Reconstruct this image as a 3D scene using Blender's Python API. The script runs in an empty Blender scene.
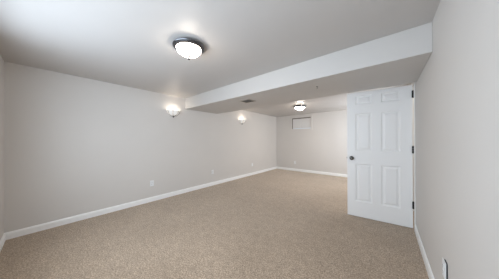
import bpy, bmesh, math, random
from mathutils import Vector, Matrix
random.seed(3)
S = bpy.context.scene
COL = S.collection
R = math.radians

# ------------------------------------------------------------------ camera
CAM_Z = 1.255
yaw, pitch, roll = R(-39.586), R(0.174), R(-0.159)
F = Vector((math.sin(yaw)*math.cos(pitch), math.cos(yaw)*math.cos(pitch), math.sin(pitch)))
Rt = Vector((math.cos(yaw), -math.sin(yaw), 0))
Up = Rt.cross(F)
R2 = Rt*math.cos(roll) + Up*math.sin(roll)
U2 = -Rt*math.sin(roll) + Up*math.cos(roll)
cd = bpy.data.cameras.new('camera')
cd.sensor_width = 36.0
cd.lens = 36.0*165.633/499.0
cd.clip_start = 0.02
cam = bpy.data.objects.new('camera', cd)
COL.objects.link(cam)
cam.matrix_world = Matrix(((R2.x, U2.x, -F.x, 0), (R2.y, U2.y, -F.y, 0), (R2.z, U2.z, -F.z, CAM_Z), (0, 0, 0, 1)))
S.camera = cam

# ------------------------------------------------------------------ light and exposure
w = bpy.data.worlds.new('daylight'); S.world = w
w.use_nodes = True
w.node_tree.nodes['Background'].inputs[0].default_value = (0.62, 0.78, 1.0, 1)
w.node_tree.nodes['Background'].inputs[1].default_value = 1.0
S.view_settings.view_transform = 'Standard'
S.view_settings.look = 'None'
S.view_settings.gamma = 1
S.view_settings.use_curve_mapping = False
S.view_settings.exposure = 0.21

def area(name, loc, rot, sx, sy, power, color):
    l = bpy.data.lights.new(name, 'AREA'); l.shape = 'RECTANGLE'
    l.size, l.size_y, l.energy, l.color = sx, sy, power, color
    o = bpy.data.objects.new(name, l); COL.objects.link(o)
    o.location = loc; o.rotation_euler = rot
    return o
# daylight through the front window (behind and to the left of the camera)
WX0, WX1, WZ0, WZ1 = -2.60, -0.20, 0.75, 2.06
area('window_daylight', ((WX0+WX1)/2, -0.53, (WZ0+WZ1)/2), (R(90), 0, 0), WX1-WX0, WZ1-WZ0, 56, (0.74, 0.87, 1.0))
# daylight through the side window of the far half of the room (hidden behind the open door)
VY0, VY1, VZA, VZB = 4.55, 5.95, 0.75, 1.95
area('side_window_daylight', (0.305+0.16, (VY0+VY1)/2, (VZA+VZB)/2), (R(90), 0, R(90)), VY1-VY0, VZB-VZA, 50, (0.86, 0.93, 1.0))
LAMP_E = 33.0        # glowing glass of the ceiling lights
SCONCE_W = 0.55      # watts of each sconce bulb
LAMP_C = (1.0, 0.89, 0.76)

# ------------------------------------------------------------------ room numbers
XL, XR = -3.719, 0.305
YF, YB = -0.363, 6.349
ZC = 2.258
S0, S1, ZS = 2.077, 3.048, 2.001
DY = 3.262                              # hinge line of the door
T = 0.12                                # wall thickness

# ------------------------------------------------------------------ materials
def mat(name, color, rough=0.6, metal=0.0, spec=0.5):
    m = bpy.data.materials.new(name); m.use_nodes = True
    b = m.node_tree.nodes['Principled BSDF']
    b.inputs['Base Color'].default_value = (*color, 1)
    b.inputs['Roughness'].default_value = rough
    b.inputs['Metallic'].default_value = metal
    b.inputs['Specular IOR Level'].default_value = spec
    return m, b
def noise_paint(name, color, rough, var=0.03, scale=1.2, bump=0.08, bscale=140, spec=0.5, dist=0.002):
    m, b = mat(name, color, rough, 0, spec)
    nt = m.node_tree; N = nt.nodes; L = nt.links
    tc = N.new('ShaderNodeTexCoord')
    n = N.new('ShaderNodeTexNoise'); n.inputs['Scale'].default_value = scale; n.inputs['Detail'].default_value = 4
    L.new(tc.outputs['Object'], n.inputs['Vector'])
    r = N.new('ShaderNodeValToRGB')
    r.color_ramp.elements[0].position = 0.3; r.color_ramp.elements[1].position = 0.7
    r.color_ramp.elements[0].color = tuple(c*(1-var) for c in color)+(1,)
    r.color_ramp.elements[1].color = tuple(min(1, c*(1+var)) for c in color)+(1,)
    L.new(n.outputs['Fac'], r.inputs['Fac']); L.new(r.outputs['Color'], b.inputs['Base Color'])
    n2 = N.new('ShaderNodeTexNoise'); n2.inputs['Scale'].default_value = bscale; n2.inputs['Detail'].default_value = 2
    L.new(tc.outputs['Object'], n2.inputs['Vector'])
    bp = N.new('ShaderNodeBump'); bp.inputs['Strength'].default_value = bump; bp.inputs['Distance'].default_value = dist
    L.new(n2.outputs['Fac'], bp.inputs['Height']); L.new(bp.outputs['Normal'], b.inputs['Normal'])
    return m
M_WALL = noise_paint('wall_paint', (0.672, 0.636, 0.600), 0.62, 0.025, 0.9, spec=0.35)
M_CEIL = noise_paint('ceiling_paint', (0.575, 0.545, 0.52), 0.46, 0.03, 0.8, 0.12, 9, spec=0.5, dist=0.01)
M_SOFF = noise_paint('soffit_paint', (0.60, 0.57, 0.54), 0.5, 0.02, 1.1, spec=0.4)
M_TRIM, _ = mat('white_trim_paint', (0.93, 0.92, 0.90), 0.4)
M_DOOR, _ = mat('white_door_paint', (0.93, 0.91, 0.89), 0.42)
M_PLATE, _ = mat('white_plastic', (0.82, 0.82, 0.82), 0.35)
M_SLOT, _ = mat('dark_slot', (0.02, 0.02, 0.02), 0.6)
M_NICKEL, _ = mat('brushed_nickel', (0.16, 0.16, 0.17), 0.3, 1.0)
M_DARK, _ = mat('dark_bronze_metal', (0.02, 0.017, 0.015), 0.5, 0.0, 0.3)
M_VENT, _ = mat('brown_vent_metal', (0.50, 0.44, 0.38), 0.5, 0.3)
M_RECESS_SHADOW, _ = mat('painted_recess_shadow', (0.16, 0.13, 0.11), 0.7)
M_KNOB, _ = mat('aged_knob_metal', (0.12, 0.115, 0.105), 0.22, 1.0)
M_SHADE, _ = mat('window_board', (0.70, 0.68, 0.66), 0.7)
M_GLOW = {}
def glow(name, color, strength):
    m, b = mat(name, (0.85, 0.83, 0.8), 0.3)
    b.inputs['Emission Color'].default_value = (*color, 1)
    b.inputs['Emission Strength'].default_value = strength
    return m
M_DOME = glow('lit_frosted_glass', LAMP_C, LAMP_E)
M_DOME_FAR = glow('lit_frosted_glass_strong', LAMP_C, LAMP_E*1.5)
M_BOWL = glow('lit_sconce_glass', (1.0, 0.93, 0.84), 0.22)
M_BULB = glow('lit_bulb', (1.0, 0.9, 0.78), 30)

def carpet():
    m, b = mat('carpet', (0.3, 0.2, 0.13), 0.95, 0, 0.1)
    nt = m.node_tree; N = nt.nodes; L = nt.links
    b.inputs['Sheen Weight'].default_value = 0.45
    b.inputs['Sheen Roughness'].default_value = 0.6
    b.inputs['Sheen Tint'].default_value = (0.9, 0.85, 0.78, 1)
    tc = N.new('ShaderNodeTexCoord')
    def noise(scale, detail=3, rough=0.6):
        n = N.new('ShaderNodeTexNoise'); n.inputs['Scale'].default_value = scale
        n.inputs['Detail'].default_value = detail; n.inputs['Roughness'].default_value = rough
        L.new(tc.outputs['Object'], n.inputs['Vector']); return n
    def ramp(n, p0, c0, p1, c1):
        r = N.new('ShaderNodeValToRGB'); e = r.color_ramp.elements
        e[0].position, e[1].position = p0, p1
        e[0].color, e[1].color = (*c0, 1), (*c1, 1)
        L.new(n.outputs['Fac'], r.inputs['Fac']); return r
    fine = ramp(noise(75, 4, 0.75), 0.36, (0.150, 0.093, 0.055), 0.64, (0.61, 0.465, 0.335))
    mid = ramp(noise(14, 3), 0.35, (0.88, 0.88, 0.88), 0.65, (1.08, 1.08, 1.08))
    big = ramp(noise(1.6, 3), 0.35, (0.93, 0.92, 0.90), 0.65, (1.05, 1.05, 1.05))
    def mul(a, bb):
        x = N.new('ShaderNodeMix'); x.data_type = 'RGBA'; x.blend_type = 'MULTIPLY'
        x.inputs[0].default_value = 1
        L.new(a, x.inputs[6]); L.new(bb, x.inputs[7]); return x.outputs[2]
    L.new(mul(mul(fine.outputs[0], mid.outputs[0]), big.outputs[0]), b.inputs['Base Color'])
    bp = N.new('ShaderNodeBump'); bp.inputs['Strength'].default_value = 0.6; bp.inputs['Distance'].default_value = 0.006
    L.new(noise(110, 3, 0.7).outputs['Fac'], bp.inputs['Height']); L.new(bp.outputs['Normal'], b.inputs['Normal'])
    return m
M_CARPET = carpet()

# ------------------------------------------------------------------ mesh helpers
def obj(name, bm, m, parent=None, smooth=False, mats=None):
    me = bpy.data.meshes.new(name)
    bmesh.ops.recalc_face_normals(bm, faces=bm.faces)
    bm.to_mesh(me); bm.free()
    for x in (mats or [m]): me.materials.append(x)
    if smooth:
        for p in me.polygons: p.use_smooth = True
        me.set_sharp_from_angle(angle=R(40))
    o = bpy.data.objects.new(name, me); COL.objects.link(o)
    if parent: o.parent = parent
    return o
def box(bm, x0, x1, y0, y1, z0, z1, bevel=0.0, seg=2):
    r = bmesh.ops.create_cube(bm, size=1)
    for v in r['verts']:
        v.co = Vector(((x0+x1)/2+v.co.x*(x1-x0), (y0+y1)/2+v.co.y*(y1-y0), (z0+z1)/2+v.co.z*(z1-z0)))
    if bevel:
        es = list({e for v in r['verts'] for e in v.link_edges})
        bmesh.ops.bevel(bm, geom=es, offset=bevel, segments=seg, affect='EDGES', profile=0.6)
    return bm
def lathe(bm, prof, n=48, a0=0.0, a1=2*math.pi, sx=1, sy=1):
    full = abs(a1-a0-2*math.pi) < 1e-6
    cols = n if full else n+1
    rings = []
    for r, z in prof:
        if r < 1e-5:
            v = bm.verts.new((0, 0, z)); rings.append([v]*cols)
        else:
            rings.append([bm.verts.new((sx*r*math.cos(a0+(a1-a0)*k/n), sy*r*math.sin(a0+(a1-a0)*k/n), z)) for k in range(cols)])
    for i in range(len(prof)-1):
        for k in range(n):
            k2 = (k+1) % cols
            q = []
            for v in (rings[i][k], rings[i][k2], rings[i+1][k2], rings[i+1][k]):
                if v not in q: q.append(v)
            if len(q) > 2: bm.faces.new(q)
    return bm
def tube(bm, pts, r, n=10):
    pts = [Vector(p) for p in pts]; rings = []
    for i, p in enumerate(pts):
        d = (pts[min(i+1, len(pts)-1)] - pts[max(i-1, 0)]).normalized()
        up = Vector((0, 0, 1)) if abs(d.z) < 0.9 else Vector((1, 0, 0))
        a = d.cross(up).normalized(); b = d.cross(a)
        rr = r[i] if isinstance(r, (list, tuple)) else r
        rings.append([bm.verts.new(p + a*math.cos(2*math.pi*k/n)*rr + b*math.sin(2*math.pi*k/n)*rr) for k in range(n)])
    for i in range(len(rings)-1):
        for k in range(n):
            bm.faces.new((rings[i][k], rings[i][(k+1) % n], rings[i+1][(k+1) % n], rings[i+1][k]))
    bm.faces.new(rings[0]); bm.faces.new(rings[-1])
    return bm
def struct(name, bm, m, label=None, cat=None, parent=None, **k):
    o = obj(name, bm, m, parent, **k)
    if not parent:
        o['kind'] = 'structure'
        if label: o['label'] = label; o['category'] = cat
    return o
def thing(name, loc, label, cat, group=None, rz=0, kind=None):
    o = bpy.data.objects.new(name, None); COL.objects.link(o)
    o.empty_display_size = 0.05
    o.location = loc; o.rotation_euler = (0, 0, rz)
    o['label'] = label; o['category'] = cat
    if group: o['group'] = group
    if kind: o['kind'] = kind
    return o
def copy_tree(src, loc, rz, label, parent=None):
    c = src.copy(); COL.objects.link(c)
    if parent: c.parent = parent
    else:
        c.location = loc; c.rotation_euler = (0, 0, rz); c['label'] = label
    for ch in [o for o in bpy.data.objects if o.parent == src]:
        copy_tree(ch, None, None, None, c)
    return c
B = bmesh.new

# ------------------------------------------------------------------ room shell
HY0, HY1, HX1 = 3.10, 4.35, 1.35       # small hall behind the open door
OY0, OY1, OZ = DY+0.004, DY+0.824, 2.045
struct('floor', box(box(B(), XL-T, XR+T, YF-T, YB+T, -0.1, 0), XR+T, HX1, HY0, HY1, -0.1, 0), M_CARPET, 'speckled beige brown carpet covering the whole floor', 'floor')
struct('ceiling', box(B(), XL-T, XR+T, YF-T, YB+T, ZC, ZC+0.1), M_CEIL, 'low painted drywall ceiling on both sides of the dropped beam', 'ceiling')
struct('soffit', box(B(), XL, XR, S0, S1, ZS, ZC, 0.003, 1), M_SOFF, 'dropped drywall beam boxed across the ceiling from wall to wall', 'soffit')
struct('wall_left', box(B(), XL-T, XL, YF-T, YB+T, 0, ZC), M_WALL, 'long pale grey wall carrying the two sconces', 'wall')
# back wall with a shallow window recess
VX0, VX1, VZ0, VZ1 = -2.985, -2.215, 1.70, 2.135
bm = B()
box(bm, XL, VX0, YB, YB+T, 0, ZC); box(bm, VX1, XR, YB, YB+T, 0, ZC)
box(bm, VX0, VX1, YB, YB+T, 0, VZ0); box(bm, VX0, VX1, YB, YB+T, VZ1, ZC)
struct('wall_back', bm, M_WALL, 'far end wall with the small high window', 'wall')
bm = B()
box(bm, XR, XR+T, YF-T, OY0, 0, ZC); box(bm, XR, XR+T, OY1, VY0, 0, ZC); box(bm, XR, XR+T, VY1, YB+T, 0, ZC); box(bm, XR, XR+T, VY0, VY1, 0, VZA); box(bm, XR, XR+T, VY0, VY1, VZB, ZC); box(bm, XR, XR+T, OY0, OY1, OZ, ZC)
struct('wall_right', bm, M_WALL, 'pale wall close on the right, with the open door against it', 'wall')
bm = B()
box(bm, XL, WX0, YF-T, YF, 0, ZC); box(bm, WX1, XR, YF-T, YF, 0, ZC)
box(bm, WX0, WX1, YF-T, YF, 0, WZ0); box(bm, WX0, WX1, YF-T, YF, WZ1, ZC)
struct('wall_front', bm, M_WALL, 'pale wall just entering the picture at its left edge', 'wall')
bm = B()
box(bm, HX1, HX1+0.1, HY0-0.1, HY1+0.1, 0, ZC); box(bm, XR+T, HX1, HY0-0.1, HY0, 0, ZC); box(bm, XR+T, HX1, HY1, HY1+0.1, 0, ZC)
box(bm, XR+T, HX1+0.1, HY0-0.1, HY1+0.1, ZC, ZC+0.1)
struct('wall_hall', bm, M_WALL, 'walls of the little hall behind the open door', 'wall')

# front window (behind the camera)
fw = thing('window_2', ((WX0+WX1)/2, YF-0.07, WZ0), 'wide white framed window in the front wall', 'window', kind='structure')
bm = B(); hw = (WX1-WX0)/2; hh = WZ1-WZ0
for (x0, x1, z0, z1) in ((-hw, hw, 0, 0.04), (-hw, hw, hh-0.04, hh), (-hw, -hw+0.04, 0.04, hh-0.04), (hw-0.04, hw, 0.04, hh-0.04), (-0.02, 0.02, 0.04, hh-0.04)):
    box(bm, x0, x1, -0.02, 0.02, z0, z1)
obj('window_frame', bm, M_TRIM, fw)

# side window (behind the open door)
sw = thing('window_3', (XR+0.07, (VY0+VY1)/2, VZA), 'white framed window in the right wall beyond the open door', 'window', kind='structure')
bm = B(); hw = (VY1-VY0)/2; hh = VZB-VZA
for (y0, y1, z0, z1) in ((-hw, hw, 0, 0.04), (-hw, hw, hh-0.04, hh), (-hw, -hw+0.04, 0.04, hh-0.04), (hw-0.04, hw, 0.04, hh-0.04), (-0.02, 0.02, 0.04, hh-0.04)):
    box(bm, -0.02, 0.02, y0, y1, z0, z1)
obj('window_frame', bm, M_TRIM, sw)

# baseboards: profile with an eased top
BH, BT = 0.092, 0.014
def baseboard(name, p0, p1, nrm, label):
    p0, p1, nrm = Vector((*p0, 0)), Vector((*p1, 0)), Vector((*nrm, 0))
    prof = [(0, 0), (BT, 0), (BT, BH-0.022), (BT-0.004, BH-0.010), (BT-0.008, BH-0.002), (0.003, BH), (0, BH)]
    bm = B(); rr = []
    for p in (p0, p1):
        rr.append([bm.verts.new(p + nrm*a + Vector((0, 0, z))) for a, z in prof])
    n = len(prof)
    for k in range(n): bm.faces.new((rr[0][k], rr[0][(k+1) % n], rr[1][(k+1) % n], rr[1][k]))
    bm.faces.new(rr[0]); bm.faces.new(rr[1])
    struct(name, bm, M_TRIM, label, 'baseboard')
baseboard('baseboard_left', (XL, YF), (XL, YB), (1, 0), 'long white baseboard along the left wall')
baseboard('baseboard_back', (XL+BT, YB), (XR, YB), (0, -1), 'white baseboard along the far wall')
baseboard('baseboard_right', (XR, YF), (XR, OY0-0.066), (-1, 0), 'white baseboard on the right wall running up to the door')
baseboard('baseboard_front', (XL+BT, YF), (XR-BT, YF), (0, 1), 'white baseboard at the lower left edge of the picture')
bm = B(); CT = 0.010
box(bm, XR-CT, XR, OY0-0.064, OY0-0.006, 0, OZ+0.006, 0.003, 1)
box(bm, XR-CT, XR, OY1+0.006, OY1+0.064, 0, OZ+0.006, 0.003, 1)
box(bm, XR-CT, XR, OY0-0.064, OY1+0.064, OZ+0.006, OZ+0.064, 0.003, 1)
box(bm, XR+0.002, XR+T, OY0, OY0+0.012, 0, OZ-0.012); box(bm, XR+0.002, XR+T, OY1-0.012, OY1, 0, OZ-0.012); box(bm, XR+0.002, XR+T, OY0, OY1, OZ-0.012, OZ)
struct('trim_1', bm, M_TRIM, 'white casing around the doorway behind the open door', 'door casing')

# far window: casing, painted recess shadow and board
wn = thing('window_1', ((VX0+VX1)/2, YB, VZ0), 'small high rectangular window, pale and covered, on the far wall', 'window', kind='structure')
hw = (VX1-VX0)/2; hh = VZ1-VZ0
bm = B(); c = 0.055
for (x0, x1, z0, z1) in ((-hw-c, hw+c, hh, hh+c), (-hw-c, hw+c, -c, 0), (-hw-c, -hw, 0, hh), (hw, hw+c, 0, hh)):
    box(bm, x0, x1, -0.016, 0, z0, z1)
obj('window_casing', bm, M_WALL, wn)
bm = B()
for (x0, x1, z0, z1) in ((-hw, hw, hh-0.036, hh-0.001), (-hw, -hw+0.03, 0.004, hh-0.036)):
    box(bm, x0, x1, 0.014, 0.05, z0, z1)
o = obj('window_recess_shadow', bm, M_RECESS_SHADOW, wn); o['label'] = 'painted recess shadow along the top and left of the window'  # dark brown strips stand in for the shadow lines of the recess
bm = B(); box(bm, -hw+0.03, hw-0.008, 0.016, 0.030, 0.012, hh-0.038, 0.003, 1)
for x in (-0.05,): box(bm, x, x+0.02, 0.010, 0.0165, 0.016, hh-0.045)
obj('window_panel', bm, M_SHADE, wn)

# ------------------------------------------------------------------ six-panel door
door = thing('door_1', (XR-0.021, DY, 0.008), 'white six-panel door standing open beside the right wall', 'door', kind='structure', rz=R(5.393))
DW, DH, DT = 0.795, 2.022, 0.035
xs = [0, .117, .337, .447, .667, DW]
zs = [0, .245, .855, 1.065, 1.67, 1.815, 1.962, DH]
bm = B()
for side in (0, 1):
    Y = 0 if side == 0 else DT
    sg = 1 if side == 0 else -1         # inward direction
    def P(x, z, d): return bm.verts.new((-DW+x, Y+sg*d, z))
    for i in range(5):
        for j in range(7):
            x0, x1, z0, z1 = xs[i], xs[i+1], zs[j], zs[j+1]
            if i in (1, 3) and j in (1, 3, 5):
                prev = None
                for off, d in ((0, 0), (0.005, 0.007), (0.014, 0.014), (0.026, 0.014), (0.050, 0.003)):
                    ring = [P(x0+off, z0+off, d), P(x1-off, z0+off, d), P(x1-off, z1-off, d), P(x0+off, z1-off, d)]
                    if prev:
                        for k in range(4): bm.faces.new((prev[k], prev[(k+1) % 4], ring[(k+1) % 4], ring[k]))
                    prev = ring
                bm.faces.new(prev)
            else:
                bm.faces.new([P(x0, z0, 0), P(x1, z0, 0), P(x1, z1, 0), P(x0, z1, 0)])
def q(*c): bm.faces.new([bm.verts.new(v) for v in c])
q((-DW, 0, 0), (-DW, DT, 0), (-DW, DT, DH), (-DW, 0, DH)); q((0, 0, 0), (0, DT, 0), (0, DT, DH), (0, 0, DH))
q((-DW, 0, 0), (0, 0, 0), (0, DT, 0), (-DW, DT, 0)); q((-DW, 0, DH), (0, 0, DH), (0, DT, DH), (-DW, DT, DH))
bmesh.ops.remove_doubles(bm, verts=bm.verts, dist=1e-5)
obj('door_leaf', bm, M_DOOR, door)
kx, kz = -DW+0.062, 0.945
for s in (-1, 1):
    prof = [(0, 0), (0.033, 0), (0.033, 0.004), (0.028, 0.009), (0.013, 0.011), (0.011, 0.030), (0.016, 0.034), (0.026, 0.042), (0.029, 0.052), (0.026, 0.063), (0.016, 0.069), (0, 0.071)]
    bm = lathe(B(), prof, 32)
    bmesh.ops.transform(bm, matrix=Matrix.Translation((kx, 0 if s < 0 else DT, kz)) @ Matrix.Rotation(R(90) if s < 0 else R(-90), 4, 'X'), verts=bm.verts)
    o = obj('knob', bm, M_KNOB, door, smooth=True)
bm = box(B(), -DW-0.0015, -DW, 0.005, 0.030, kz-0.028, kz+0.028); box(bm, -DW-0.012, -DW, 0.011, 0.024, kz-0.008, kz+0.008, 0.002, 1)
obj('latch', bm, M_NICKEL, door)
for hz in (1.885, 1.105, 0.325):
    bm = B()
    for k in range(3):
        z0 = hz-0.048+k*0.032
        lathe_b = lathe(bm, [(0, z0+.001), (0.012, z0+.001), (0.012, z0+0.031), (0, z0+0.031)], 16)
    lathe(bm, [(0, hz+0.048), (0.0085, hz+0.048), (0.0085, hz+0.052), (0, hz+0.055)], 12)
    lathe(bm, [(0, hz-0.054), (0.0085, hz-0.051), (0.0085, hz-0.047), (0, hz-0.047)], 12)
    bmesh.ops.transform(bm, matrix=Matrix.Translation((0.003, -0.010, 0)), verts=bm.verts)
    box(bm, 0.0, 0.0025, -0.006, 0.028, hz-0.047, hz+0.047)
    obj('hinge', bm, M_DARK, door, smooth=True)

# ------------------------------------------------------------------ ceiling lights
cl = thing('ceiling_light', (-1.595, 0.935, ZC), 'lit round flush ceiling light with metal ring, nearest the camera', 'ceiling light', 'round flush ceiling lights')
prof = [(0, 0), (0.118, 0), (0.124, -0.010), (0.146, -0.017), (0.157, -0.024), (0.158, -0.030), (0.154, -0.036), (0.145, -0.038), (0.144, -0.046), (0.136, -0.052), (0.126, -0.052), (0.124, -0.03), (0, -0.03)]
obj('metal_ring', lathe(B(), prof, 64), M_NICKEL, cl, smooth=True)
prof = [(0.123, -0.046)] + [(0.123*math.cos(t), -0.048-0.070*math.sin(t)) for t in [k*math.pi/2/14 for k in range(1, 14)]] + [(0, -0.118)]
obj('glass_dome', lathe(B(), prof, 64), M_DOME, cl, smooth=True)
prof = [(0, -0.114), (0.017, -0.117), (0.018, -0.123), (0.008, -0.130), (0.014, -0.138), (0.016, -0.147), (0.008, -0.158), (0, -0.162)]
obj('finial', lathe(B(), prof, 24), M_NICKEL, cl, smooth=True)
c2 = copy_tree(cl, (-1.965, 4.71, ZC), 0, 'lit round flush ceiling light beyond the dropped beam')
c2.scale = (1.12, 1.12, 1.0)
copy_tree(cl, (0.88, 3.72, ZC), 0, 'added unseen ceiling light that brightens the hall behind the open door')  # unseen lamp, added to light the gap at the door hinges
for ch in c2.children:                  # a stronger bulb in the far light
    if ch.name.startswith('glass_dome'):
        ch.material_slots[0].link = 'OBJECT'; ch.material_slots[0].material = M_DOME_FAR

# ------------------------------------------------------------------ wall sconces (origin on the wall, +x into the room)
sc = thing('wall_sconce', (XL, 1.785, 1.80), 'lit glass bowl sconce on left wall in front of the dropped beam', 'sconce', 'glass bowl wall sconces')
bm = lathe(B(), [(0, 0), (0.055, 0), (0.055, 0.006), (0.045, 0.014), (0.018, 0.018), (0, 0.018)], 32)
bmesh.ops.transform(bm, matrix=Matrix.Translation((0, 0, 0.05)) @ Matrix.Rotation(R(90), 4, 'Y'), verts=bm.verts)
obj('back_plate', bm, M_DARK, sc, smooth=True)
prof_o = [(0.012, 0.0), (0.045, 0.006), (0.080, 0.022), (0.108, 0.048), (0.128, 0.080), (0.140, 0.112), (0.143, 0.120)]
prof_i = [(r-0.004, z+0.004) for r, z in reversed(prof_o[1:])] + [(0.008, 0.004)]
bm = lathe(B(), prof_o+prof_i+[prof_o[0]], 32, -math.pi/2, math.pi/2, 0.95, 1)
for v in bm.verts: v.co.x += 0.004
obj('glass_bowl', bm, M_BOWL, sc, smooth=True)
for ang in (-72, -25, 25, 72):
    a = R(ang); pts = []
    for r, z in prof_o: pts.append(((r+0.004)*math.cos(a)*0.95+0.004, (r+0.004)*math.sin(a), z-0.003))
    ex, ey = math.cos(a)*0.95, math.sin(a)
    pts += [(0.158*ex+0.004, 0.158*ey, 0.122), (0.163*ex+0.004, 0.163*ey, 0.112), (0.156*ex+0.004, 0.156*ey, 0.104)] if False else []
    bm = tube(B(), pts, 0.0028, 8)
    bmesh.ops.create_uvsphere(bm, u_segments=12, v_segments=8, radius=0.0065, matrix=Matrix.Translation(Vector(pts[4])+Vector((ex*0.003, ey*0.003, 0))))
    obj('strap', bm, M_DARK, sc, smooth=True)
bm = lathe(B(), [(0, 0.008), (0.016, 0.006), (0.018, 0.0), (0.010, -0.006), (0.007, -0.012), (0.012, -0.018), (0.012, -0.025), (0.005, -0.033), (0, -0.036)], 24)
for v in bm.verts: v.co.x += 0.02
obj('finial', bm, M_DARK, sc, smooth=True)
bm = lathe(B(), [(0, 0.030), (0.011, 0.032), (0.011, 0.05), (0.020, 0.062), (0.024, 0.078), (0.018, 0.094), (0, 0.100)], 24)
for v in bm.verts: v.co.x += 0.06
obj('bulb', bm, M_BULB, sc, smooth=True)
l = bpy.data.lights.new('bulb_light', 'POINT'); l.energy = SCONCE_W; l.color = (1, 0.9, 0.78); l.shadow_soft_size = 0.02
lo = bpy.data.objects.new('bulb_light', l); COL.objects.link(lo); lo.parent = sc; lo.location = (0.13, 0, 0.15)
copy_tree(sc, (XL, 4.09, 1.80), 0, 'lit glass bowl sconce on left wall beyond the dropped beam')

# ------------------------------------------------------------------ ceiling register in the soffit
vt = thing('air_vent', (-2.035, 2.41, ZS), 'square beige brown louvred air vent in underside of the dropped beam', 'air vent')
bm = B(); a, b_ = 0.12, 0.105
for (x0, x1, y0, y1) in ((-a, a, -b_, -b_+0.02), (-a, a, b_-0.02, b_), (-a, -a+0.02, -b_+0.02, b_-0.02), (a-0.02, a, -b_+0.02, b_-0.02)):
    box(bm, x0, x1, y0, y1, -0.008, 0)
obj('vent_frame', bm, M_VENT, vt)
bm = B()
for k in range(5):
    y = -0.072+k*0.036
    r = bmesh.ops.create_cube(bm, size=1)
    bmesh.ops.transform(bm, matrix=Matrix.Translation((0, y, -0.006)) @ Matrix.Rotation(R(35), 4, 'X') @ Matrix.Diagonal((2*a-0.04, 0.022, 0.0015, 1)), verts=r['verts'])
obj('louvre', bm, M_VENT, vt)
obj('duct_backing', box(B(), -a+0.02, a-0.02, -b_+0.02, b_-0.02, -0.0012, -0.0002), M_SLOT, vt)

# small screw-eye in the soffit
hk = thing('ceiling_hook', (-0.746, 2.388, ZS), 'tiny dark hook in underside of the dropped beam', 'hook')
bm = lathe(B(), [(0, 0), (0.010, 0), (0.008, -0.004), (0.003, -0.005), (0.003, -0.012), (0, -0.012)], 16)
obj('base', bm, M_DARK, hk, smooth=True)
bm = tube(B(), [(0, 0, -0.010), (0, 0, -0.014), (0.007, 0, -0.018), (0.008, 0, -0.024), (0.002, 0, -0.030), (-0.006, 0, -0.027)], 0.0022, 8)
obj('hook_loop', bm, M_DARK, hk, smooth=True)

# ------------------------------------------------------------------ outlets (origin on the wall, +x into the room)
ot = thing('wall_outlet', (XL, 1.345, 0.372), 'white wall outlet on the left wall, nearest the camera', 'outlet', 'white wall outlets')
bm = box(B(), 0, 0.006, -0.036, 0.036, -0.058, 0.058, 0.0025, 2)
obj('cover_plate', bm, M_PLATE, ot)
for z in (0.02, -0.02):
    bm = lathe(B(), [(0, 0), (0.0165, 0), (0.0165, 0.0020), (0.0155, 0.0025), (0, 0.0025)], 24)
    bmesh.ops.transform(bm, matrix=Matrix.Translation((0.006, 0, z)) @ Matrix.Rotation(R(90), 4, 'Y'), verts=bm.verts)
    s_ = obj('socket', bm, M_PLATE, ot, smooth=True)
    bm = B()
    for y in (-0.006, 0.006): box(bm, 0.0083, 0.0089, y-0.001, y+0.001, z, z+0.008)
    box(bm, 0.0083, 0.0089, -0.002, 0.002, z-0.009, z-0.005)
    obj('socket_slot', bm, M_SLOT, s_)
bm = lathe(B(), [(0, 0), (0.003, 0), (0.0025, 0.0012), (0, 0.0015)], 12)
bmesh.ops.transform(bm, matrix=Matrix.Translation((0.006, 0, 0)) @ Matrix.Rotation(R(90), 4, 'Y'), verts=bm.verts)
obj('screw', bm, M_PLATE, ot, smooth=True)
copy_tree(ot, (XL, 2.885, 0.372), 0, 'white wall outlet midway along the left wall')
copy_tree(ot, (XL, 4.65, 0.372), 0, 'white wall outlet on the left wall, closest to the far corner')
copy_tree(ot, (-2.86, YB, 0.34), R(-90), 'white wall outlet on the far wall under the small window')
rw = copy_tree(ot, (XR, 1.69, 0.385), R(180), 'white wall outlet on the right wall at the bottom edge of the picture')
for ch in rw.children: ch.location.x += 0.007       # the plate stands off the wall on a dark box edge
bm = B(); n = 10; ring0 = []; ring1 = []; rr = 0.016
for cx, cz, a0 in ((1, 1, 0), (-1, 1, 90), (-1, -1, 180), (1, -1, 270)):
    for k in range(n+1):
        a = R(a0+90*k/n)
        y, z = cx*(0.034-rr)+rr*math.cos(a), cz*(0.056-rr)+rr*math.sin(a)
        ring0.append(bm.verts.new((0, y, z))); ring1.append(bm.verts.new((0.0085, y, z)))
m_ = len(ring0)
for k in range(m_): bm.faces.new((ring0[k], ring0[(k+1) % m_], ring1[(k+1) % m_], ring1[k]))
bm.faces.new(ring0); bm.faces.new(ring1)
o = obj('box_edge', bm, M_SLOT, rw); o['label'] = 'dark edge behind the cover plate'
